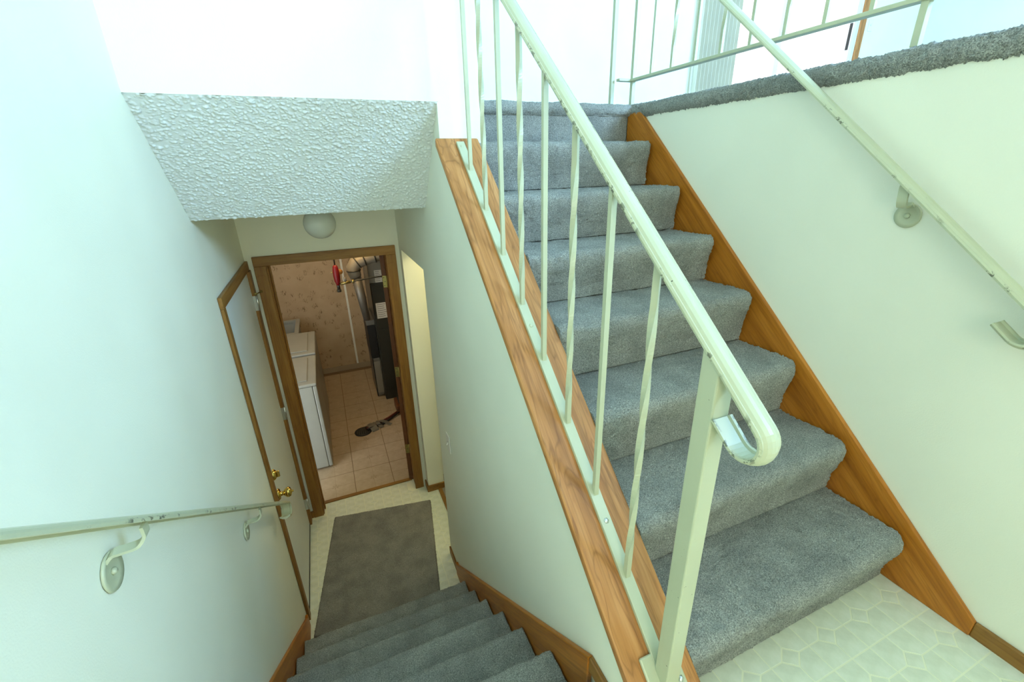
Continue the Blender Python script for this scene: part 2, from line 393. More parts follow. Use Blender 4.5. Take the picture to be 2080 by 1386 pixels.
# popcorn soffit: real lumps on a sloped sheet
def popcorn():
    nx, ny = 420, 240
    LX = XC - XL; LY = math.hypot(YS2 - YH, 1.496 - ZCL)
    H = np.zeros((ny + 1, nx + 1)); dx, dy = LX / nx, LY / ny
    for _ in range(7000):
        cx, cy = rng.uniform(0, LX), rng.uniform(0, LY); r = rng.uniform(.0028, .0062) * (1.0 if rng.random() > .08 else 1.4); h = r * rng.uniform(.35, .8)
        i0, i1 = max(0, int((cx - r) / dx)), min(nx, int((cx + r) / dx) + 1); j0, j1 = max(0, int((cy - r) / dy)), min(ny, int((cy + r) / dy) + 1)
        X_, Y_ = np.meshgrid(np.arange(i0, i1 + 1) * dx, np.arange(j0, j1 + 1) * dy)
        el = rng.uniform(.6, 1.0); d2 = ((X_ - cx) ** 2 + ((Y_ - cy) / el) ** 2) / r ** 2
        H[j0:j1 + 1, i0:i1 + 1] = np.maximum(H[j0:j1 + 1, i0:i1 + 1], h * np.clip(1 - d2, 0, 1) ** .7)
    H += rng.normal(0, .00018, H.shape)
    t = np.array([0, (YS2 - YH) / LY, (ZCL - 1.496) / LY]); n = np.array([0, -(1.496 - ZCL) / LY, -(YS2 - YH) / LY])
    vs = []
    for j in range(ny + 1):
        for i in range(nx + 1):
            p = np.array([XL + i * dx, YH, 1.496]) + t * j * dy + n * H[j, i]; vs.append(tuple(p))
    fs = [(j * (nx + 1) + i, (j + 1) * (nx + 1) + i, (j + 1) * (nx + 1) + i + 1, j * (nx + 1) + i + 1) for j in range(ny) for i in range(nx)]
    mb = MB().add(vs, fs, True)
    # a solid back so that it is a slab, not a sheet
    mb.prism([(YH + .006, 1.50), (YS2, ZCL + .006), (YS2, 1.50)], 'x', XL + .002, XC - .002)
    return mb
struct('ceiling_soffit', popcorn(), 'popcorn', 'sloped ceiling with white popcorn texture over the lower stairs', 'ceiling')

# ------------------------------------------------------------------ floors
def vinyl_tiles(parent, x0, x1, y0, y1, z, skip=None, ox=1.2795, oy=.440):
    a, b_ = .0737, .0700; g = .0019; dxh, dyh = .0335, .0265; hgt = .0007
    cache = {}
    def clip(poly, ax, lim, sg):
        out = []
        for q in range(len(poly)):
            p1, p2 = poly[q - 1], poly[q]; d1, d2 = sg * (lim - p1[ax]), sg * (lim - p2[ax])
            if d1 >= 0 and d2 >= 0: out.append(p2)
            elif d1 >= 0 or d2 >= 0:
                t_ = d1 / (d1 - d2); m_ = tuple(p1[r] + (p2[r] - p1[r]) * t_ for r in (0, 1))
                out += [m_] if d1 >= 0 else [m_, p2]
        return out
    def piece(key, poly, cx, cy):
        full = len(poly); xs_, ys_ = [p[0] + cx for p in poly], [p[1] + cy for p in poly]
        cut = min(xs_) < x0 or max(xs_) > x1 or min(ys_) < y0 or max(ys_) > y1
        if cut:
            for ax, lim, sg in ((0, x0 - cx, -1), (0, x1 - cx, 1), (1, y0 - cy, -1), (1, y1 - cy, 1)):
                poly = clip(poly, ax, lim, sg)
                if len(poly) < 3: return
            ar = abs(sum(poly[q - 1][0] * poly[q][1] - poly[q][0] * poly[q - 1][1] for q in range(len(poly)))) / 2
            if ar < 1e-4: return
            key = (key, cx, cy)
        if key not in cache:
            mbp = MB().prism(poly, 'z', 0, hgt)
            me = bpy.data.meshes.new('tile'); me.from_pydata(mbp.v, [], mbp.f); me.update(); me.materials.append(MATS['vinyl_tile']); cache[key] = me
        o = bpy.data.objects.new('tile', cache[key]); COL.objects.link(o); o.location = (cx, cy, z)
        o.parent = parent; o.matrix_parent_inverse = mw(parent).inverted()
    i0, i1 = math.floor((x0 - ox) / a) , math.ceil((x1 - ox) / a); j0, j1 = math.floor((y0 - oy) / b_), math.ceil((y1 - oy) / b_)
    for i in range(i0, i1):
        for j in range(j0, j1):
            cx, cy = ox + (i + .5) * a, oy + (j + .5) * b_
            if skip and skip(cx, cy): continue
            sx = -1 if i % 2 == 0 else 1; sy_ = -1 if j % 2 == 0 else 1     # which corner holds the diamond
            hx, hy = a / 2 - g, b_ / 2 - g
            P = [(-hx, -hy), (hx, -hy), (hx, hy), (-hx, hy)]
            ci = {(-1, -1): 0, (1, -1): 1, (1, 1): 2, (-1, 1): 3}[(sx, sy_)]
            c = P[ci]; e1 = (c[0], sy_ * (hy - dyh)); e2 = (sx * (hx - dxh), c[1])
            pts = []
            for q in range(4):
                if q == ci:
                    prev = P[q - 1]
                    pts += ([e1, e2] if abs(prev[0] - c[0]) < 1e-9 else [e2, e1])
                else: pts.append(P[q])
            piece((sx, sy_), pts, cx, cy)
    for i in range(i0, i1 + 1):
        for j in range(j0, j1 + 1):
            if i % 2 or j % 2: continue
            cx, cy = ox + i * a, oy + j * b_
            if skip and skip(cx, cy): continue
            q = .0032
            piece('d', [(-dxh + q, 0), (0, -dyh + q), (dxh - q, 0), (0, dyh - q)], cx, cy)
fl = MB(); fl.box(XL, XW, YF, .26, -.10, 0); fl.box(XL, XC, .26, .60, -.10, 0); fl.box(CAPR - .02, XW, .26, .52, -.10, 0)
flo = struct('floor_landing', fl, 'vinyl_joint', 'pale sheet vinyl landing printed with tiles and small diamonds', 'floor')
vinyl_tiles(flo, CAPR + .0, XW - .0165, .0, .515, 0.0)
lf = MB(); lf.box(XL, .575, 1.9, YE, ZF - .1, ZF).box(OX0, OX1, YE, EY + .012, ZF - .1, ZF)
lfo = struct('floor_lower', lf, 'vinyl_joint', 'cream sheet vinyl floor around the rug at the stair foot', 'floor')
ra = math.radians(-9.2); RC = np.array([-.293, 3.103]); rux = np.array([math.cos(ra), math.sin(ra)]); ruy = np.array([math.sin(-ra), math.cos(ra)]) * -1
ruy = np.array([math.sin(ra), -math.cos(ra)])
def under_rug(x, y):
    d = np.array([x, y]) - RC; u_, v_ = d @ rux, d @ ruy
    return -.0 < u_ - .05 < .664 and .05 < v_
vinyl_tiles(lfo, XL + .005, .572, 1.99, EY + .01, ZF, skip=lambda x, y: under_rug(x, y) or (x > XC - .015 and (y < YWE or y > 3.08)) or (y > YE - .03 and not IX0 + .04 < x < IX1 - .04), ox=.02, oy=2.6)
struct('floor_hall', bx(.575, 4.2, 2.16, YE, ZF - .1, ZF + .004), 'carpet_beige', 'beige carpet in the lower hall beyond the opening', 'floor')
fu = MB(); fu.box(XW + .01, X1, YF, 2.06, 1.30, ZU - .004); fu.box(XH2, X1, 2.05, YB, 1.30, ZU - .004)
struct('floor_upper', fu, 'carpet_grey', 'grey carpeted floor of the upstairs room and hall', 'floor')
# laundry floor: real square tiles on a darker bed
LY1 = 6.02
laf = struct('floor_laundry', bx(-1.6, 2.2, EY + .012, LY1, ZF - .1, ZF - .001), 'laundry_joint', 'tan square-tiled laundry room floor', 'floor')
ts = .325
tm = MB().box(-ts / 2 + .003, ts / 2 - .003, -ts / 2 + .003, ts / 2 - .003, 0, .0015)
tme = None
for i in range(-2, 2):
    for j in range(0, 8):
        cx, cy = -.105 + (i + .5) * ts, 3.33 + (j + .5) * ts
        if cx > .62: continue
        if tme is None:
            me = bpy.data.meshes.new('floor_tile'); me.from_pydata(tm.v, [], tm.f); me.update(); me.materials.append(MATS['laundry_tile']); tme = me
            # printed faint cross lines and centre sprig
            mm = MB().box(-ts / 2 + .003, ts / 2 - .003, -.0014, .0014, .0015, .0018).box(-.0014, .0014, -ts / 2 + .003, ts / 2 - .003, .0015, .0018)
            for k in range(6):
                a_ = k * math.pi / 3 + .3; mm.add([(math.cos(a_) * .006, math.sin(a_) * .006, .0021), (math.cos(a_ + .3) * .022, math.sin(a_ + .3) * .022, .0021), (math.cos(a_) * .034, math.sin(a_) * .034, .0021), (math.cos(a_ - .3) * .022, math.sin(a_ - .3) * .022, .0021)], [(0, 3, 2, 1)])
            pme = bpy.data.meshes.new('tile_print'); pme.from_pydata(mm.v, [], mm.f); pme.update(); pme.materials.append(MATS['tile_motif'])
        o = bpy.data.objects.new('floor_tile', tme); COL.objects.link(o); o.location = (cx, cy, ZF - .001); attach(o, laf)
        o2 = bpy.data.objects.new('tile_print', pme); COL.objects.link(o2); o2.location = (cx, cy, ZF - .001); attach(o2, o)
# laundry walls
lw = struct('wall_laundry_back', bx(-1.6, 2.2, LY1, LY1 + .1, ZB, ZCL + .3), 'wallpaper', 'wallpapered laundry wall with small brown sprigs', 'wall')
bx(.135, .160, LY1 - .006, LY1 - .0005, ZF + .07, ZCL).build('seam_strip', 'plastic_ivory', lw, label='thin pale vertical seam strip')
bx(-1.5, 2.1, LY1 - .014, LY1 - .0005, ZF, ZF + .075).build('wall_base_strip', 'base_vinyl', lw, bev=.003, label='beige base strip')
struct('wall_laundry_west', bx(-1.7, -1.6, EY, LY1 + .1, ZB, ZCL + .3), 'wallpaper', 'side wall of the laundry room', 'wall')
struct('wall_laundry_east', bx(2.2, 2.3, EY, LY1 + .1, ZB, ZCL + .3), 'wallpaper', 'wall behind the furnace in the laundry room', 'wall')
struct('ceiling_laundry', bx(-1.7, 2.3, EY, LY1 + .1, ZCL, ZCL + .1), 'ceiling_paint', 'laundry room ceiling', 'ceiling')

# ------------------------------------------------------------------ baseboards and skirts
def yz_board(name, poly, x0, x1, k, mat, label, cat='trim', parent=None, bev=.003):
    mb = MB().prism(poly, 'x', x0, x1)
    o = mb.build(name, mat, parent, basis=slope_basis(k), origin=(x0, poly[0][0], poly[0][1]), bev=bev)
    if parent is None: tag(o, label, cat, kind='structure')
    return o
KR = .877; kz = lambda y: -.1955 + KR * y
yz_board('trim_1', [(.279, .0), (.279, kz(.279)), (1.925, kz(1.925)), (2.02, kz(1.925)), (2.02, 1.30), (1.9, 1.05), (.62, 0)], XW - .016, XW - .0005, KR, 'oak_skirt', 'orange oak skirt board along the right wall of the upward stairs')
yz_board('baseboard_right', [(YF, 0), (.279, 0), (.279, .050), (YF, .050)], XW - .013, XW - .0005, 0, 'oak_trim', 'low brown baseboard along the landing beside the upward stairs', 'baseboard')
KLs = .832; lz = lambda y: -1.227 + KLs * (2.175 - y)
lpoly = [(2.20, ZF), (2.20, lz(2.175)), (2.175, lz(2.175)), (.635, lz(.635)), (.635, -.20), (2.0, ZF)]
yz_board('trim_2', lpoly, XC - .016, XC - .0005, -KLs, 'oak_skirt', 'oak skirt board of the lower stairs on the half wall')
lzl = lambda y: -1.236 + .825 * (2.191 - y)
yz_board('trim_3', [(2.215, ZF), (2.215, lzl(2.191)), (2.19, lzl(2.191)), (.62, lzl(.62)), (.62, -.20), (2.0, ZF)], XL + .0005, XL + .016, -.825, 'oak_skirt', 'oak skirt board of the lower stairs on the left wall')
yz_board('baseboard_stair', [(2.20, ZF), (YWE - .002, ZF), (YWE - .002, ZF + .062), (2.20, ZF + .062)], XC - .012, XC - .0005, 0, 'oak_trim', 'short brown baseboard at the lower end of the half wall', 'baseboard')
yz_board('baseboard_landing', [(hy0 + .01, .0005), (.635, .0005), (.635, .052), (hy0 + .01, .052)], XC - .013, XC - .0005, 0, 'oak_trim', 'brown baseboard on the half wall at the landing edge', 'baseboard')
bl = MB().box(XC - .012, .626, 3.084, 3.0965, ZF, ZF + .062).box(XC - .012, XC, 3.0965, YE - .002, ZF, ZF + .062)
struct('baseboard_pilaster', bl, 'oak_trim', 'brown baseboard wrapped around the narrow wall stub', 'baseboard', bev=.003)
struct('baseboard_hall', bx(.626, 2.2, YE - .012, YE - .0005, ZF + .004, ZF + .066), 'oak_trim', 'brown baseboard in the lower hall seen past the stub', 'baseboard', bev=.003)
struct('baseboard_end', bx(XL + .0005, -.441, YE - .012, YE - .0005, ZF, ZF + .062), 'oak_trim', 'tiny brown baseboard between the two lower doors', 'baseboard', bev=.003)
struct('trim_4', bx(.553, .585, 2.42, 3.083, ZF, ZF + .011), 'oak_trim', 'narrow wooden strip where vinyl meets the hall carpet', 'trim', bev=.004)

# oak cap on the half wall
L0, L1 = .235, 1.822
cap = MB().prism([(L0, ZC0 + KU * L0), (L1, ZC0 + KU * L1), (L1, ZC0 + KU * L1 - T * 1.33), (L0, ZC0 + KU * L0 - T * 1.33)], 'x', CAPL, CAPR)
struct('trim_5', cap, 'oak_cap', 'wide light oak cap sloping along the half wall under the railing', 'trim', basis=slope_basis(KU), origin=(CAPL, L0, ZC0 + KU * L0), bev=.006)

# ------------------------------------------------------------------ carpeted stairs
def smooth_noise(shape, cells):
    a = rng.normal(0, 1, (cells[0] + 2, cells[1] + 2))
    yy = np.linspace(0, cells[0], shape[0]); xx = np.linspace(0, cells[1], shape[1])
    yi = yy.astype(int); xi = xx.astype(int); fy = (yy - yi)[:, None]; fx = (xx - xi)[None, :]
    fy = fy * fy * (3 - 2 * fy); fx = fx * fx * (3 - 2 * fx)
    return (a[yi][:, xi] * (1 - fy) * (1 - fx) + a[yi + 1][:, xi] * fy * (1 - fx) + a[yi][:, xi + 1] * (1 - fy) * fx + a[yi + 1][:, xi + 1] * fy * fx)
def carpet_sheet(prof, along, a0, a1, nose, res=.005, amp=.0014, fine=.0015, corner=.03, flipn=False):
    """prof: (p, z) polyline swept along the other horizontal axis from a0 to a1; nose(p,z) -> how far a point may recede at the ends"""
    P = np.array(prof, float); d = np.r_[0, np.cumsum(np.hypot(*np.diff(P, axis=0).T))]
    n = max(8, int(d[-1] / res)); s_ = np.linspace(0, d[-1], n)
    Q = np.c_[np.interp(s_, d, P[:, 0]), np.interp(s_, d, P[:, 1])]
    for _ in range(2): Q[1:-1] = .25 * Q[:-2] + .5 * Q[1:-1] + .25 * Q[2:]
    tn = np.gradient(Q, axis=0); tn /= np.linalg.norm(tn, axis=1)[:, None]
    nr = np.c_[-tn[:, 1], tn[:, 0]] * (-1 if flipn else 1)
    m_ = max(4, int((a1 - a0) / res)); A = np.linspace(a0, a1, m_)
    disp = amp * smooth_noise((n, m_), (max(2, n // 12), max(2, m_ // 12))) + amp * .8 * smooth_noise((n, m_), (max(2, n // 4), max(2, m_ // 4))) + rng.normal(0, fine, (n, m_))
    disp[-1] = 0
    e = a1 - A; tt = np.clip(1 - e / corner, 0, 1); rec = 1 - np.sqrt(np.clip(1 - tt ** 2, 0, 1))
    vs = []
    for i in range(n):
        rr = nose(Q[i, 0], Q[i, 1])
        pp = Q[i, 0] + nr[i, 0] * disp[i] + rr * rec; zz = Q[i, 1] + nr[i, 1] * disp[i]
        if along == 'x': vs += list(zip(A, pp, zz))
        else: vs += list(zip(pp, A, zz))
    fs = [(i * m_ + k, i * m_ + k + 1, (i + 1) * m_ + k + 1, (i + 1) * m_ + k) for i in range(n - 1) for k in range(m_ - 1)]
    if (along == 'x') != flipn: fs = [f[::-1] for f in fs]
    mb = MB().add(vs, fs, True)
    mb.f.append(tuple(i * m_ for i in range(n))); mb.sm.append(False)
    mb.f.append(tuple(i * m_ + m_ - 1 for i in range(n - 1, -1, -1))); mb.sm.append(False)
    return mb
def step_profile(y, z, zprev, yback, zlift=.0, lean=.034):
    pr = [(yback, z), (y + .030, z)]
    for k in range(1, 8):
        a = k / 8 * math.pi * .62
        pr.append((y + .030 - .030 * math.sin(a) / math.sin(min(a, math.pi / 2)) * min(1, math.sin(a)), z - .026 * (1 - math.cos(a))))
    pr += [(y + .004, z - .052), (y + .016, z - .085), (y + lean, zprev + .055), (y + lean + .004, zprev + .004)]
    return pr
UY = [.462, .680, .902, 1.125, 1.346, 1.568, 1.792, 2.006]
UZ = [.190, .388, .592, .792, .978, 1.164, 1.357, ZU]
us = root('upper_staircase', (1.05, .47, 0), 'grey carpeted flight of steps climbing from the landing to the upper floor', 'stairs')
for k in range(7):
    zp = 0 if k == 0 else UZ[k - 1]
    pr = step_profile(UY[k], UZ[k], zp, UY[k + 1] + .05)
    ny_ = UY[k]
    mb = carpet_sheet(pr, 'x', CAPR + .001, XW - .028, lambda p_, z_, ny_=ny_: .032 * max(0, 1 - (p_ - ny_) / .036))
    mb.box(CAPR + .004, XW - .034, UY[k] + .06, UY[k + 1] + .06, zp - .02, UZ[k] - .012)
    mb.build('carpeted_step', 'carpet_grey', us)
# top riser with its rounded floor nosing
pr = [(2.12, ZU + .004), (2.03, ZU + .004), (2.012, ZU), (1.998, ZU - .012), (1.994, ZU - .028), (1.999, ZU - .042), (2.012, ZU - .052)]
carpet_sheet(pr, 'x', XH2 - .03, XW - .004, lambda p_, z_: 0).build('carpet_nosing', 'carpet_grey', us)
carpet_sheet([(2.016, ZU - .05), (2.018, 1.45), (2.02, UZ[6] - .01)], 'x', CAPR - .019, XW - .018, lambda p_, z_: 0, flipn=False).build('carpet_riser', 'carpet_grey', us)
# rounded carpet edge of the upper floor along the right wall
pr = [(XW + .12, ZU + .002)] + [(XW + .016 + .033 * math.cos(a), ZU - .031 + .033 * math.sin(a)) for a in np.linspace(math.pi * .5, math.pi * 1.42, 14)] + [(XW + .006, ZU - .064)]
ce = carpet_sheet(pr, 'y', -.6, 2.03, lambda p_, z_: 0, res=.004, amp=.0013, fine=.0018, flipn=False)
struct('trim_6', ce, 'carpet_grey', 'rolled grey carpet edge along the upper floor above the right wall', 'carpet edge')

LYs = [.613] + [.843, 1.070, 1.288, 1.524, 1.744, 1.968]
LZs = [0.0] + [-.186, -.378, -.556, -.760, -.945, -1.128]
ls = root('lower_staircase', (0, 1.97, ZF), 'grey carpeted flight of steps descending to the laundry door', 'stairs')
for k in range(1, 7):
    y, z = LYs[k], LZs[k]; zn = LZs[k + 1] if k < 6 else ZF
    # mirror: nose points towards +y
    pr = [(-q[0], q[1]) for q in step_profile(-y, z, zn, -(LYs[k - 1] - .05))]
    mb = carpet_sheet(pr, 'x', XL + .022, XC - .022, lambda p_, z_: 0, flipn=True)
    mb.box(XL + .026, XC - .026, LYs[k - 1] - .06, y - .06, zn - .02, z - .012)
    mb.build('carpeted_step', 'carpet_grey', ls)
pr = [(-q[0], q[1]) for q in step_profile(-LYs[0], 0.004, LZs[1], -.56)]
carpet_sheet(pr, 'x', XL + .022, XC - .022, lambda p_, z_: 0, flipn=True).build('carpet_nosing', 'carpet_grey', ls)

# ================================================================== railings
RP = [(-.021, 0), (-.0215, .004), (-.019, .0075), (-.0165, .0070), (-.0125, .0108), (-.006, .0132), (0, .0140), (.006, .0132), (.0125, .0108), (.0165, .0070), (.019, .0075), (.0215, .004), (.021, 0), (.0155, 0), (.0125, .0035), (-.0125, .0035), (-.0155, 0)]
RPW = [(a * 1.18, b * 1.18) for a, b in RP]
def rail_path(x, ytop, k, y_end, zline, R=.029, back=.045, up=None):
    """straight from (ytop) down the slope, then curls under; zline(y) is the underside"""
    th = math.atan(k); c, s_ = math.cos(th), math.sin(th)
    pts = [(x, ytop, zline(ytop)), (x, y_end, zline(y_end))]
    n = Vector((0, -s_, c)); cen = Vector((x, y_end, zline(y_end))) - n * R
    a0 = math.atan2(c, -s_)                       # angle of n in (y,z)
    tot = math.pi if up is None else math.pi - th + math.radians(up)
    # travel: direction (-c,-s); rotate counter-clockwise in (y,z)
    for q in range(1, 15):
        a = a0 + tot * q / 14
        pts.append((x, cen.y + R * math.cos(a), cen.z + R * math.sin(a)))
    a = a0 + tot; t = Vector((0, -math.sin(a), math.cos(a)))
    e = Vector(pts[-1])
    pts.append(tuple(e + t * back * .5)); pts.append(tuple(e + t * back))
    return pts
def bolt(mb, c, ax, r=.0075, h=.006):
    return mb.lathe([(r, 0), (r, h * .55), (r * .6, h), (0, h)], c, ax, 6)
ZR = lambda y: .979 + .832 * (y - .46)
sr = root('stair_railing', (XB, .457, .18), 'cream painted iron railing with twisted balusters on the oak cap', 'railing')
hr = MB().sweep(rail_path(XB, 2.06, .832, .362, ZR), RP, (1, 0, 0)).build('handrail', worn_metal(XB, .0215, .022), sr)
th = math.atan(KU); nrm = Vector((0, -math.sin(th), math.cos(th))); tng = Vector((0, math.cos(th), math.sin(th)))
def capP(y, off=0.0, x=XB): return Vector((x, y, ZC0 + KU * y)) + nrm * off
bar = MB(); y0, y1 = .47, 1.80
bar.prism([(.475, ZC0 + KU * .475 + .0005), (1.795, ZC0 + KU * 1.795 + .0005), (1.795 - .007, ZC0 + KU * 1.795 + .0095), (.475 - .007, ZC0 + KU * .475 + .0095)], 'x', XB - .0155, XB + .0155)
bar_o = bar.build('bottom_rail', 'cream_metal', sr, bev=.0015)
for y in (1.775, 1.165, .722):
    mb = MB(); bolt(mb, capP(y, .0085), nrm); mb.build('bolt', 'steel' if y == .722 else 'cream_metal', bar_o)
def baluster(name, x, y, z0, z1, twisted, parent, w=.0127, mat='cream_metal'):
    mb = MB(); h = w / 2
    if not twisted: mb.box(x - h, x + h, y - h, y + h, z0, z1)
    else:
        n = 90; vs = []; L = z1 - z0
        for i in range(n + 1):
            t = i / n; tw = min(max((t - .10) / .78, 0), 1) * 2 * math.pi * 1.1
            for q in range(4):
                a = tw + math.pi / 4 + q * math.pi / 2; vs.append((x + h * 1.414 * math.cos(a), y + h * 1.414 * math.sin(a), z0 + L * t))
        fs = [(i * 4 + q, i * 4 + (q + 1) % 4, i * 4 + 4 + (q + 1) % 4, i * 4 + 4 + q) for i in range(n) for q in range(4)]
        mb.add(vs, fs, False); mb.f += [(3, 2, 1, 0), tuple(n * 4 + q for q in range(4))]; mb.sm += [False, False]
    return mb.build(name, mat, parent)
for i in range(8):
    y = 1.673 - .1506 * i
    baluster('baluster', XB, y, ZC0 + KU * y + .010, ZR(y) + .002, i % 2 == 1, sr)
y = .457
nw = MB().prism([(y - .019, ZC0 + KU * (y - .019) + .003), (y + .019, ZC0 + KU * (y + .019) + .003), (y + .019, ZR(y + .019) - .001), (y - .019, ZR(y - .019) - .001)], 'x', XB - .019, XB + .019)
nw.build('newel_post', 'cream_metal_worn', sr, bev=.003)
bp_ = MB(); c = capP(.452, .0005); bp_.prism([(.405, ZC0 + KU * .405 + .0005), (.502, ZC0 + KU * .502 + .0005), (.502 - .006, ZC0 + KU * .502 + .0085), (.405 - .006, ZC0 + KU * .405 + .0085)], 'x', XB - .047, XB + .047)
bpo = bp_.build('base_plate', 'cream_metal', sr, bev=.004)
for sx in (-1, 1):
    mb = MB(); bolt(mb, capP(.452, .0065, XB + sx * .033), nrm, .008, .008); mb.build('bolt', 'steel', bpo)

# wall handrails -----------------------------------------------------------
def s_bracket(parent, wallx, sgn, railp, platec, k, name='bracket', R=.033):
    """cast bracket: round plate on the wall, S-curved strap up to the rail"""
    px = wallx + sgn * .001
    b_ = MB(); b_.lathe([(R * .95, 0), (R, .002), (R * .95, .006), (R * .66, .0035), (0, .003)], (px, platec[0], platec[1]), (sgn, 0, 0), 28)
    rx, ry, rz = railp
    P0 = Vector((px + sgn * .004, platec[0], platec[1] + R * .72)); P3 = Vector((rx, ry, rz))
    pts = []
    ctrl = [P0, P0 + Vector((sgn * .010, .003, .010)), Vector((wallx + sgn * .028, platec[0] * .6 + ry * .4, P0.z + .006)), Vector((rx - sgn * .014, platec[0] * .25 + ry * .75, P0.z + .002)), Vector((rx - sgn * .001, ry - .002, P0.z + .016)), P3 - Vector((0, 0, .012)), P3]
    # Catmull-Rom
    C = [ctrl[0]] + ctrl + [ctrl[-1]]
    for i in range(1, len(C) - 2):
        for q in range(8):
            t = q / 8; a, b2, c2, d = C[i - 1], C[i], C[i + 1], C[i + 2]
            pts.append(.5 * ((2 * b2) + (-a + c2) * t + (2 * a - 5 * b2 + 4 * c2 - d) * t * t + (-a + 3 * b2 - 3 * c2 + d) * t ** 3))
    pts.append(ctrl[-1])
    b_.sweep(pts, [(-.012, -.003), (.012, -.003), (.012, .003), (-.012, .003)], (0, 1, 0))
    o = b_.build(name, 'cream_metal', parent)
    mb = MB(); bolt(mb, (px + sgn * .003, platec[0], platec[1]), (sgn, 0, 0), .0075, .007); mb.build('bolt', 'cream_metal', o)
    return o
RX = XW - .060
RZ = lambda y: .952 + .830 * (y - .434)
wr = root('wall_handrail', (RX, .43, .9), 'cream metal handrail bracketed to the wall beside the upward stairs', 'handrail')
MB().sweep(rail_path(RX, 2.10, .830, .385, RZ), RPW, (1, 0, 0)).build('handrail', worn_metal(RX, .0253), wr)
s_bracket(wr, XW, -1, (RX, .728, RZ(.728) - .002), (.731, 1.112), .851)
s_bracket(wr, XW, -1, (RX, 1.78, RZ(1.78) + .001), (1.783, RZ(1.78) - .086), .851)
LX_ = XL + .062
LZ = lambda y: .846 - .789 * (y - .631)
wl = root('wall_handrail', (LX_, 2.2, -.4), 'cream metal handrail bracketed to the left wall above the lower stairs', 'handrail')
# mirrored in y: build with y -> -y
pth = [(p[0], p[1], p[2]) for p in rail_path(LX_, -.35, .789, -2.165, lambda q: LZ(-q))]
pth = [(p[0], -p[1], p[2]) for p in pth]
MB().sweep(pth, RPW, (-1, 0, 0)).build('handrail', worn_metal(LX_, .0253), wl)
s_bracket(wl, XL, 1, (LX_, .905, LZ(.905) - .002), (.876, .560), .797, R=.039)
s_bracket(wl, XL, 1, (LX_, 1.70, LZ(1.70) - .002), (1.672, -.072), .797, R=.036)

# guard railing of the upper floor ------------------------------------------
GX = 1.56; GY1 = 2.088; GZ = 1.650; GT = ZU + .92
gr = root('guard_railing', (GX, GY1, ZU), 'cream iron guard railing standing along the carpeted upper floor edge', 'railing')
MB().box(GX - .0155, GX + .0155, -.6, GY1, GZ - .006, GZ + .006).box(1.478, GX + .0155, GY1, GY1 + .026, GZ - .006, GZ + .006).build('bottom_rail', 'cream_metal', gr, bev=.0015)
MB().sweep([(GX, GY1 + .03, GT), (GX, -.6, GT)], RP, (1, 0, 0)).build('handrail', 'cream_metal_worn', gr)
for y in (GY1, .857, -.37):
    MB().box(GX - .0095, GX + .0095, y - .0095, y + .0095, ZU + .010, GT + .002 if y == GY1 else GZ).build('post', 'cream_metal', gr, bev=.001)
MB().box(1.455, 1.474, 2.122, 2.141, ZU + .010, GT).build('post', 'cream_metal', gr, bev=.001)
for i in range(18):
    y = 1.951 - .1368 * i
    baluster('baluster', GX, y, GZ + .005, GT + .002, i % 2 == 1, gr)

# ================================================================== lower doors
# door in the left wall (closed)
d1 = root('door_1', (XL, 2.71, ZF), 'flat white door in the left wall with thin brown casing and brass knob', 'door', kind='structure')
DY0, DY1, DZ = 2.298, 3.104, .692
def vboard(name, x0, x1, y0, y1, z0, z1, mat, parent, axis='z', bev=.003):
    return bx(x0, x1, y0, y1, z0, z1).build(name, mat, parent, basis=AX[axis], origin=(x0, y0, z0), bev=bev)
vboard('casing', XL + .0005, XL + .016, 2.25, DY0, ZF, .692, 'oak_trim', d1)
vboard('casing', XL + .0005, XL + .025, DY1, 3.174, ZF, .692, 'oak_trim', d1)
vboard('casing', XL + .0005, XL + .018, 2.25, 3.174, .692, .748, 'oak_trim', d1, 'y')
slab = bx(XL + .0005, XL + .008, DY0 + .002, DY1 - .002, ZF + .018, DZ - .002).build('slab', 'white_door_paint', d1, bev=.001)
bx(XL + .0005, XL + .011, DY0 + .004, DY1 - .004, ZF + .001, ZF + .02).build('door_sweep', 'rubber_dark', d1)
for z in (.49, -.32, -1.13):
    h = MB().box(XL + .0085, XL + .0250, DY1 - .0026, DY1 - .0004, z - .048, z + .048)
    h.tube([(XL + .030, 3.106, z - .05), (XL + .030, 3.106, z + .05)], .006, 10)
    h.build('hinge', 'steel', d1)
st = MB().tube([(XL + .030, 3.106, .545), (XL + .030, 3.106, .555)], .008, 10).tube([(XL + .030, 3.106, .55), (XL + .055, 3.150, .55)], .0035, 8).tube([(XL + .051, 3.147, .55), (XL + .060, 3.154, .55)], .007, 8)
st.build('hinge_stop', 'brass_dull', d1)
ky, kz_ = 2.345, -.425
kn = MB().lathe([(.033, 0), (.033, .004), (.027, .010), (.013, .012), (.012, .028), (.018, .033), (.027, .043), (.029, .053), (.025, .063), (.012, .069), (.006, .070), (.006, .078), (.0, .079)], (XL + .008, ky, kz_), (1, 0, 0), 28)
kn.build('knob', 'brass', d1, label='polished brass door knob')
db = MB().lathe([(.031, 0), (.031, .006), (.024, .014), (.020, .017), (0, .018)], (XL + .008, ky, kz_ + .135), (1, 0, 0), 28)
dbo = db.build('deadbolt', 'brass', d1, label='polished brass deadbolt')
bx(XL + .025, XL + .042, ky - .005, ky + .005, kz_ + .135 - .019, kz_ + .135 + .019).build('thumb_turn', 'brass', dbo, bev=.003)

